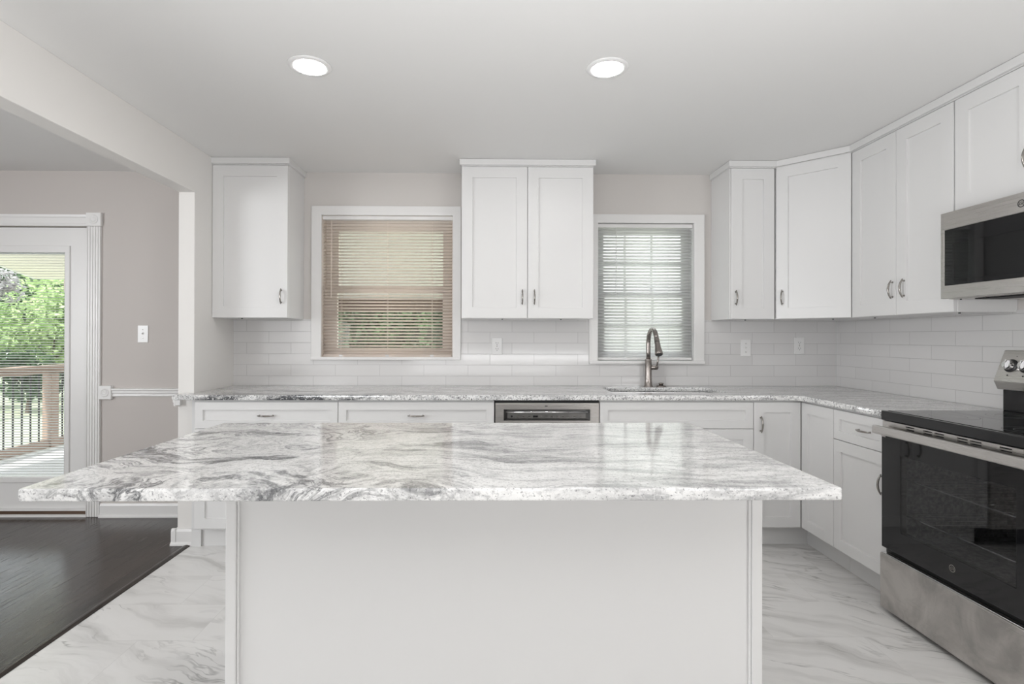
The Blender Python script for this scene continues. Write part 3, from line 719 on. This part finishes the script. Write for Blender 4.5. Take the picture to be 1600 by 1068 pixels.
bm = bmnew(); tube(bm, [(.300, -.6268, .8585), (.316, -.6268, .8585)], .0028, 8); obj('maker_badge', bm, 'black', pan)
mkbox('toe_kick', 'black', root, .006, w - .006, -.545, -.52, 0, .0995)

# ---------------------------------------------------------------- range
RY = 1.331
root = thing('electric_range', 'stainless and black glass electric range standing against the right wall', 'range', (XR, -RY, 0), R90)
w = .758
fy = 1.830 - XR       # front of the door
mkbox('body', 'black', root, .004, w - .004, fy + .030, -.035, .018, .8850)
for fx in (.03, w - .06):
    for fyy in (fy + .06, -.12): 
        bm = bmnew(); lathe(bm, [(0, 0), (.018, 0), (.018, .0175), (0, .0175)], (fx + .015, fyy, 0), 14); obj('foot', bm, 'black', root)
ck = mkbox('cooktop', 'enamel', root, -.001, w + .001, fy - .001, -.060, .8860, .9300, bevel=.005)
mkbox('glass_surface', 'blackglass', ck, .016, w - .016, fy + .022, -.085, .9302, .9316, bevel=.0006)
ringmat = plain('burner_ring_grey', (.05, .05, .05), .3)
for cx_, cy_, r_ in ((.2, -.52, .105), (.56, -.52, .085), (.2, -.25, .08), (.56, -.25, .105)):
    for rr in (r_, r_ * .62):
        n = 48; bm = bmnew()
        va = [bm.verts.new((cx_ + rr * math.cos(2 * PI * k / n), cy_ + rr * math.sin(2 * PI * k / n), .93185)) for k in range(n)]
        vb_ = [bm.verts.new((cx_ + (rr - .0015) * math.cos(2 * PI * k / n), cy_ + (rr - .0015) * math.sin(2 * PI * k / n), .93185)) for k in range(n)]
        for k in range(n): bm.faces.new((va[k], va[(k + 1) % n], vb_[(k + 1) % n], vb_[k]))
        obj('burner_ring', bm, ringmat, ck)
# vent strip with slots
vz0, vz1 = .842, .8835
sl = []
for s0, n in ((.142, 1), (.235, 2), (.400, 2), (.575, 1)):
    for q in range(n): sl.append((s0 + q * .058, s0 + q * .058 + .046))
us = cuts(.002, w - .002, *[v for s_ in sl for v in s_]); vs = [vz0, .862, .8675, .8725, .878, vz1]
bm = bmnew(); gridsolid(bm, us, vs, lambda u, v: not (any(a < u < b for a, b in sl) and (.862 < v < .8675 or .8725 < v < .878)), fy + .006, fy + .012, lambda u, v, w_: (u, w_, v))
vent = obj('vent_strip', bm, 'steel', root)
mkbox('vent_backing', 'slot', vent, .003, w - .003, fy + .0125, fy + .0295, vz0, vz1)
# door with window
dz0, dz1 = .300, .840
wx0, wx1, wz0, wz1 = .120, .640, .400, .742
door = thing('oven_door', 'x', 'x'); del door['label'], door['category']; bpy.data.objects.remove(door)
bm = bmnew(); gridsolid(bm, [.003, wx0, wx1, w - .003], [dz0, wz0, wz1, dz1], holes((wx0, wx1, wz0, wz1)), fy, fy + .0275, lambda u, v, w_: (u, w_, v))
door = obj('oven_door', bm, 'blackglass', root, .002)
mkbox('oven_window', 'ovenglass', door, wx0 - .0, wx1 + .0, fy + .0004, fy + .004, wz0 - .0, wz1 + .0)
# oven cavity is part of the door view: a speckled enamel box with two racks
bm = bmnew(); c0 = fy + .0285
bpy.data.objects.remove([c for c in root.children if c.name.startswith('body')][0])
bm2 = bmnew()
box(bm2, .004, .055, fy + .0300, -.035, .018, .885); box(bm2, w - .055, w - .004, fy + .03, -.035, .018, .885)
box(bm2, .055, w - .055, fy + .03, -.035, .018, .35); box(bm2, .055, w - .055, fy + .03, -.035, .80, .885); box(bm2, .055, w - .055, -.12, -.035, .35, .80)
obj('body', bm2, 'black', root)
va = [(.056, -.1205), (w - .056, -.1205), (w - .056, fy + .0305), (.056, fy + .0305)]
box(bm, .0555, .062, fy + .031, -.1205, .351, .799); box(bm, w - .062, w - .0555, fy + .031, -.1205, .351, .799)
box(bm, .062, w - .062, -.128, -.1205, .351, .799); box(bm, .062, w - .062, fy + .031, -.128, .351, .358); box(bm, .062, w - .062, fy + .031, -.128, .792, .799)
cav = obj('oven_cavity', bm, 'speck', root)
for rz_ in (.47, .63):
    bm = bmnew()
    for k in range(14): xk = .075 + k * (w - .15) / 13; tube(bm, [(xk, fy + .045, rz_), (xk, -.135, rz_)], .0022, 6)
    for yk in (fy + .045, -.135): tube(bm, [(.064, yk, rz_), (w - .064, yk, rz_)], .0035, 6)
    obj('oven_rack', bm, 'chrome', cav)
# emblem on the door
def emblem(parent, x, y, z, r, mat, txt):
    bm = bmnew(); lathe(bm, [(r * .80, .0), (r * .80, .0008), (r, .0008), (r, .0)], (x, y, z), 32, 'y')
    e = obj('emblem_ring', bm, mat, parent)
    text('emblem_letters', txt, r * 1.15, mat, e, Matrix.Translation((x, y - .0004, z)) @ Matrix.Rotation(PI / 2, 4, 'X'), .0003)
emblem(door, .385, fy - .0002, .358, .0145, 'nickel', 'GE')
# handle
bm = bmnew(); prism(bm, [(fy - .024, .828), (fy - .044, .826), (fy - .048, .830), (fy - .046, .860), (fy - .041, .864), (fy - .026, .863)], .004, w - .004, 'x'); hb = obj('handle', bm, 'steel', door, .002)
for h0, h1 in ((.006, .030), (w - .030, w - .006)):
    bm = bmnew(); box(bm, h0, h1, fy - .0245, fy - .0002, .838, .860)
    for v in bm.verts:
        if v.co.y > fy - .001: v.co.z -= .030
    obj('handle_bracket', bm, 'steel', hb, .002)
dw_ = mkbox('storage_drawer', 'steelsm', root, .000, w - .000, fy - .006, fy + .028, .022, .272, bevel=.004)
mkbox('drawer_lip', 'chrome', dw_, .004, w - .004, fy - .002, fy + .012, .2725, .2765, bevel=.0015)
# back console
mkbox('backguard_riser', 'enamel', root, .012, w - .012, -.100, -.034, .9305, 1.030, bevel=.004)
prof = [(-.118, 1.030), (-.136, 1.070), (-.083, 1.211), (-.034, 1.211), (-.034, 1.030)]
bm = bmnew(); prism(bm, prof, .003, w - .003, 'x'); con = obj('control_console', bm, 'steel', root, .003)
dirv = Vector((0, .053, .141)).normalized(); nv = Vector((0, -.141, .053)).normalized()
def onface(x, t, out=0.): 
    b = Vector((x, -.136, 1.070)) + dirv * t + nv * out; return b
def facering(bm, x, t, prof_, seg=24):
    rings = []
    for r, h in prof_:
        c_ = onface(x, t, h)
        rings.append([bm.verts.new(c_ + Vector((1, 0, 0)) * r * math.cos(2 * PI * k / seg) + dirv * r * math.sin(2 * PI * k / seg)) for k in range(seg)])
    for a_, b_ in zip(rings, rings[1:]):
        for k in range(seg): bm.faces.new((a_[k], a_[(k + 1) % seg], b_[(k + 1) % seg], b_[k]))
    bm.faces.new(rings[-1])
for kx in (.062, .134, .208, .620, .692):
    bm = bmnew(); facering(bm, kx, .076, [(.031, .0005), (.031, .003), (.026, .006)]); kb = obj('control_knob', bm, 'black', con)
    bm = bmnew(); facering(bm, kx, .076, [(.023, .0062), (.0225, .022), (.020, .026)]); g_ = obj('knob_cap', bm, 'chrome', kb, smooth=False)
    bm = bmnew()
    c_ = onface(kx, .076, .026)
    for s_ in (0,):
        pts = [(-.005, -.019), (.005, -.019), (.005, .019), (-.005, .019)]
        lo = [bm.verts.new(onface(kx + a_, .076 + b_, .0262)) for a_, b_ in pts]; hi = [bm.verts.new(onface(kx + a_ * .7, .076 + b_, .036)) for a_, b_ in pts]
        for q in range(4): bm.faces.new((lo[q], lo[(q + 1) % 4], hi[(q + 1) % 4], hi[q]))
        bm.faces.new(hi)
    obj('knob_grip', bm, 'chrome', kb, .001)
    bm = bmnew(); facering(bm, kx - .002, .030, [(.0035, .0003), (.0035, .0008)], 12); obj('knob_marking', bm, 'slot', con)
    bm = bmnew(); facering(bm, kx + .012, .122, [(.002, .0003), (.002, .0008)], 12); obj('knob_marking', bm, 'slot', con)
bm = bmnew(); P = [(.270, .03), (.560, .03), (.560, .125), (.270, .125)]
lo = [bm.verts.new(onface(a_, b_, .0003)) for a_, b_ in P]; hi = [bm.verts.new(onface(a_, b_, .0022)) for a_, b_ in P]
for q in range(4): bm.faces.new((lo[q], lo[(q + 1) % 4], hi[(q + 1) % 4], hi[q]))
bm.faces.new(hi); obj('display', bm, 'blackglass', con)

# ---------------------------------------------------------------- microwave
root = thing('microwave_oven', 'stainless over-the-range microwave mounted above the range', 'microwave', (XR, -1.3205, 1.450), R90)
w, h = .758, .3985; mf = 2.120 - XR
mkbox('body', 'black', root, .002, w - .002, mf + .032, -.009, .012, h)
wx0, wx1, wz0, wz1 = .020, .600, .060, .318
bm = bmnew(); gridsolid(bm, [.0, wx0, wx1, w - .0], [.0, wz0, wz1, h], holes((wx0, wx1, wz0, wz1)), mf, mf + .030, lambda u, v, w_: (u, w_, v)); md = obj('door', bm, 'steel', root, .0025)
ix0, ix1, iz0, iz1 = .066, .540, .083, .250
bm = bmnew(); gridsolid(bm, [wx0 + .0002, ix0, ix1, wx1 - .0002], [wz0 + .0002, iz0, iz1, wz1 - .0002], holes((ix0, ix1, iz0, iz1)), mf + .002, mf + .008, lambda u, v, w_: (u, w_, v)); wn = obj('window_frame', bm, 'blackglass', md)
mkbox('window_glass', 'mwglass', wn, ix0, ix1, mf + .0022, mf + .005, iz0, iz1)
mkbox('window_mesh', plain('grey_shield_mesh', (.36, .375, .38), .5, .1), wn, ix0, ix1, mf + .012, mf + .014, iz0, iz1)
bm = bmnew(); tube(bm, [(.640, mf - .002, .06), (.640, mf - .036, .075), (.640, mf - .036, h - .075), (.640, mf - .002, h - .06)], .010, 12); obj('handle', bm, 'steel', md, smooth=True)
mkbox('control_panel', 'blackglass', md, .675, w - .015, mf - .0012, mf - .0002, .03, h - .03)
emblem(md, .383, mf - .0002, .354, .0155, 'black', 'GE')
bt = mkbox('underside', 'steel', root, .006, w - .006, mf + .034, -.012, -.002, .0115)
for g0, g1 in ((.10, .34), (.42, .66)):
    bm = bmnew(); box(bm, g0, g1, mf + .07, mf + .19, -.0075, -.0022); obj('grease_filter', bm, 'slot', bt, .002)
for sx_ in (.05, .17, .70):
    bm = bmnew(); lathe(bm, [(0, -.0062), (.004, -.0062), (.004, -.0022)], (sx_, mf + .052, 0), 10); obj('screw', bm, 'black', bt)

# ---------------------------------------------------------------- outlets and switches
def plate(name, label, x, z, kind, y=-.0085):
    t = thing(name, label, 'outlet' if kind == 'outlet' else 'switch', (x, y, z))
    bm = bmnew(); box(bm, -.0365, .0365, -.0055, -.0002, -.060, .060); p = obj('cover_plate', bm, 'plastic', t, .003)
    if kind == 'outlet':
        for dz in (-.0205, .0205):
            bm = bmnew(); prism(bm, [(a_ * .95, dz + b_) for a_, b_ in rrect(-.017, .017, -.0145, .0145, .008, 4)], -.0075, -.0056, 'y'); s = obj('socket', bm, 'plastic', t)
            bm = bmnew(); box(bm, -.0082, -.0060, -.0079, -.0076, dz - .001, dz + .008); obj('socket_slot', bm, 'slot', s)
            bm = bmnew(); box(bm, .0060, .0082, -.0079, -.0076, dz - .001, dz + .007); obj('socket_slot', bm, 'slot', s)
            bm = bmnew(); lathe(bm, [(0, .0079), (.0026, .0079), (.0026, .0076)], (0, 0, dz - .008), 10, 'y'); obj('ground_hole', bm, 'slot', s)
        bm = bmnew(); lathe(bm, [(0, .0066), (.003, .0062), (.003, .0056)], (0, 0, 0), 12, 'y'); obj('screw', bm, 'nickel', t)
    else:
        mkbox('toggle_frame', 'trim', t, -.006, .006, -.0062, -.0056, -.013, .013)
        bm = bmnew(); prism(bm, [(-.0063, -.004), (-.0063, .006), (-.016, .012), (-.017, .006)], -.004, .004, 'x'); obj('toggle', bm, 'plastic', t, .001)
        for dz in (-.030, .030):
            bm = bmnew(); lathe(bm, [(0, .0066), (.003, .0062), (.003, .0056)], (0, 0, dz), 12, 'y'); obj('screw', bm, 'nickel', t)
    return t
plate('wall_outlet', 'white double outlet on the tiles below the middle wall cabinet', .0555, 1.204, 'outlet')
plate('wall_outlet', 'white double outlet on the tiles near the room corner', 2.2145, 1.2115, 'outlet')
plate('light_switch', 'white toggle switch on the tiles right of the sink window', 1.829, 1.196, 'switch')
plate('light_switch', 'white toggle switch on the beige dining wall beside the door', -2.4375, 1.285, 'switch', -.0005)

# ---------------------------------------------------------------- ceiling lights
t = thing('recessed_light', 'round lit ceiling light on the left, above the island', 'ceiling light', (-.774, -1.497, ZC))
bm = bmnew(); lathe(bm, [(.066, -.004), (.069, -.0075), (.088, -.004), (.091, -.0003), (.066, -.0003)], seg=48); bm.faces.ensure_lookup_table(); obj('trim_ring', bm, 'plastic', t, smooth=True)
bm = bmnew(); lathe(bm, [(0, -.0052), (.0655, -.0052), (.0655, -.0006), (0, -.0006)], seg=48); obj('diffuser', bm, 'led', t)
dup(t, (.508, -1.503, ZC), 'round lit ceiling light on the right, above the island')

# ================================================================ outdoors
bm = bmnew(); box(bm, -40, 30, .3, 60, -.75, -.55); tag(obj('lawn', bm, 'grass'), 'pale green lawn beyond the deck', 'lawn')['kind'] = 'structure'
bm = bmnew(); box(bm, -5.16, -.2, .145, 5.2, -.14, -.06); tag(obj('deck_floor', bm, 'deck'), 'pale boarded deck outside the dining door', 'deck')['kind'] = 'structure'
root = thing('deck_railing', 'brown wooden deck railing with black balusters outside the dining door', 'railing', (-5.2, 0, -.1))
bm = bmnew(); prism(bm, [(-.07, .99), (-.02, .99), (-.02, .93), (.02, .93), (.02, .99), (.07, .99), (.07, 1.028), (-.07, 1.028)], .15, 5.3, 'y'); obj('top_rail', bm, 'brown', root, .004)
bm = bmnew(); box(bm, -.03, .03, .15, 5.3, .03, .155); obj('bottom_rail', bm, 'brown', root, .004)
for py in (.3, 2.62, 5.1):
    bm = bmnew(); box(bm, -.055, .055, py - .055, py + .055, -.45, .93); obj('post', bm, 'brown', root, .004)
y_ = .42
while y_ < 5.1:
    if abs(y_ - 2.62) > .09:
        bm = bmnew(); tube(bm, [(0, y_, .155), (0, y_, .93)], .0095, 6); obj('baluster', bm, 'ironb', root)
    y_ += .113
mkbox('white_kerb', 'vinyl', root, .04, .10, .15, 5.3, .04, .062)
# patio roof
root = thing('patio_cover', 'cream patio roof with a brown beam outside the left kitchen window', 'patio cover', (0, 0, 0))
bm = bmnew(); prism(bm, [(.16, 2.62), (3.35, 1.76), (3.35, 1.82), (.16, 2.70)], -3.0, .45, 'x'); obj('roof_panel', bm, 'soffit', root)
bm = bmnew(); box(bm, -3.0, .45, 3.28, 3.38, 1.62, 1.755); obj('beam', bm, 'dbrown', root)
for px_ in (-2.9, .35):
    bm = bmnew(); box(bm, px_ - .05, px_ + .05, 3.28, 3.38, -.1, 1.62); obj('post', bm, 'brown', root)
# eave above the dining door
root = thing('porch_eave', 'cream eave seen through the top of the dining door', 'eave', (0, 0, 0))
bm = bmnew()
A_ = [(-3.0, .16, 2.55), (-3.05, 3.6, 2.02), (-6.0, 3.35, 2.03), (-5.5, 2.1, 2.10), (-5.0, .16, 2.55)]
lo = [bm.verts.new(p) for p in A_]; hi = [bm.verts.new((p[0], p[1], p[2] + .09)) for p in A_]
bm.faces.new(lo); bm.faces.new(hi[::-1])
for k in range(5): bm.faces.new((lo[k], lo[(k + 1) % 5], hi[(k + 1) % 5], hi[k]))
bmesh.ops.triangulate(bm, faces=bm.faces[:2]); obj('roof_panel', bm, 'soffit', root)
for p, q in ((1, 2), (2, 3), (3, 4)):
    bm = bmnew(); tube(bm, [Vector(A_[p]) + Vector((0, 0, .02)), Vector(A_[q]) + Vector((0, 0, .02))], .03, 6); obj('gutter', bm, 'vinyl', root)

def crown_mesh(rx, ry, rz, n, size, seed, lumps=14):
    rnd = random.Random(seed); bm = bmnew()
    L_ = [(Vector((rnd.uniform(-.6, .6) * rx, rnd.uniform(-.6, .6) * ry, rnd.uniform(-.6, .65) * rz)), rnd.uniform(.35, .6)) for _ in range(lumps)]
    for _ in range(n):
        c_, s_ = rnd.choice(L_)
        d = Vector((rnd.gauss(0, 1), rnd.gauss(0, 1), rnd.gauss(0, 1))).normalized(); q = rnd.uniform(.55, 1.) ** .5
        p = c_ + Vector((d.x * rx, d.y * ry, d.z * rz)) * s_ * q
        a = Vector((rnd.gauss(0, 1), rnd.gauss(0, 1), rnd.gauss(0, .7))).normalized(); b = a.cross(Vector((rnd.gauss(0, 1), rnd.gauss(0, 1), rnd.gauss(0, 1)))).normalized()
        z = size * rnd.uniform(.6, 1.3)
        n_ = a.cross(b) * z * .12
        quad(bm, [p - a * z, p - b * z * .45 + n_, p + a * z, p + b * z * .45 + n_])
    return bm
def tree(name, label, cat, loc, r, mat, n, size, seed, trunk=True, group=None, height=None):
    t = thing(name, label, cat, loc, 0, group)
    zc = r[2] * .95 + (loc_h := (.35 if not trunk else max(.3, r[2] * .5)))
    if height: zc = height
    bm = crown_mesh(*r, n, size, seed); bm.transform(Matrix.Translation((0, 0, zc))); obj('foliage', bm, mat, t)
    bm = bmnew(); tr = .05 if not trunk else .13
    tube(bm, [(0, 0, -.02), (.03, .02, zc * .5), (.0, .03, zc)], [tr, tr * .8, tr * .4], 8)
    for k in range(4):
        a = k * 1.7 + seed; tube(bm, [(0, .01, zc * .55), (math.cos(a) * r[0] * .25, math.sin(a) * r[1] * .25, zc * .85), (math.cos(a) * r[0] * .45, math.sin(a) * r[1] * .45, zc * 1.15)], [tr * .5, tr * .35, tr * .15], 6)
    obj('trunk', bm, 'bark', t); return t
GZ = -.55
tree('plum_tree', 'greyish plum coloured tree seen through the upper left of the dining door glass', 'tree', (-10.65, 7.6, GZ), (.62, .6, .62), 'leaf_plum', 1500, .06, 4, height=2.75)
tree('maple_tree', 'bright green leafy tree seen through the dining door above the railing', 'tree', (-12.1, 11.2, GZ), (1.8, 1.5, 1.75), 'leaf_bright', 11000, .085, 2, False)
tree('evergreen_tree', 'dark evergreen tree at the far left behind the deck railing', 'tree', (-16.6, 13.8, GZ), (2.2, 1.8, 1.9), 'leaf_dark', 5200, .11, 3)
tree('evergreen_tree', 'tall mid green tree furthest back behind the bright leafy tree', 'tree', (-16.0, 19.5, GZ), (4.2, 2.2, 2.9), 'leaf_mid', 16000, .19, 5, False)
for k, (x, y, mt_, r) in enumerate(((-12.7, 9.0, 'leaf_dark', (.8, .5, .55)), (-10.9, 9.0, 'leaf_dark', (.8, .5, .55)), (-14.6, 10.0, 'leaf_mid', (.9, .6, .5)))):
    tree('hedge_shrub', ['low dark shrub in front of the bright leafy tree, the left one', 'low dark shrub in front of the bright leafy tree, nearer the house', 'low mid green shrub furthest left on the lawn'][k], 'shrub', (x, y, GZ), r, mt_, 2600, .07, 20 + k, False)
for k, (x, y, mt_, r) in enumerate(((-5.15, 9.6, 'leaf_mid', (.95, .9, 1.5)), (-2.95, 10.4, 'leaf_dark', (.95, .9, 1.55)), (-.8, 10.0, 'leaf_dark', (.95, .9, 1.5)), (-2.0, 13.6, 'leaf_dark', (1.6, 1.0, 1.9)), (-5.2, 13.8, 'leaf_dark', (1.5, 1.0, 1.9)), (-3.6, 17.0, 'leaf_dark', (2.6, 1.2, 2.5)))):
    tree('garden_shrub', ['mid green bush seen low at the left of the left kitchen window', 'dark green bush in the middle of the left kitchen window', 'dark green bush at the right of the left kitchen window', 'taller dark bush behind the right hand bushes of the left kitchen window', 'taller dark bush behind the mid green bush of the left kitchen window', 'tall dark bush furthest back in the left kitchen window'][k], 'shrub', (x, y, GZ), r, mt_, 8000, .085 if y < 12 else .15, 30 + k, False)
# pale neighbour house behind the sink window
root = thing('neighbour_house', 'white sided house seen through the slats of the sink window', 'house', (3.4, 7.5, GZ))
bm = bmnew(); box(bm, -2.6, 4.0, 0, 4, 0, 4.6); obj('siding_wall', bm, 'siding', root)
bm = bmnew(); prism(bm, [(-.4, 4.6), (4.4, 4.6), (2.0, 6.2)], -2.8, 4.3, 'x'); obj('roof', bm, 'brown', root)
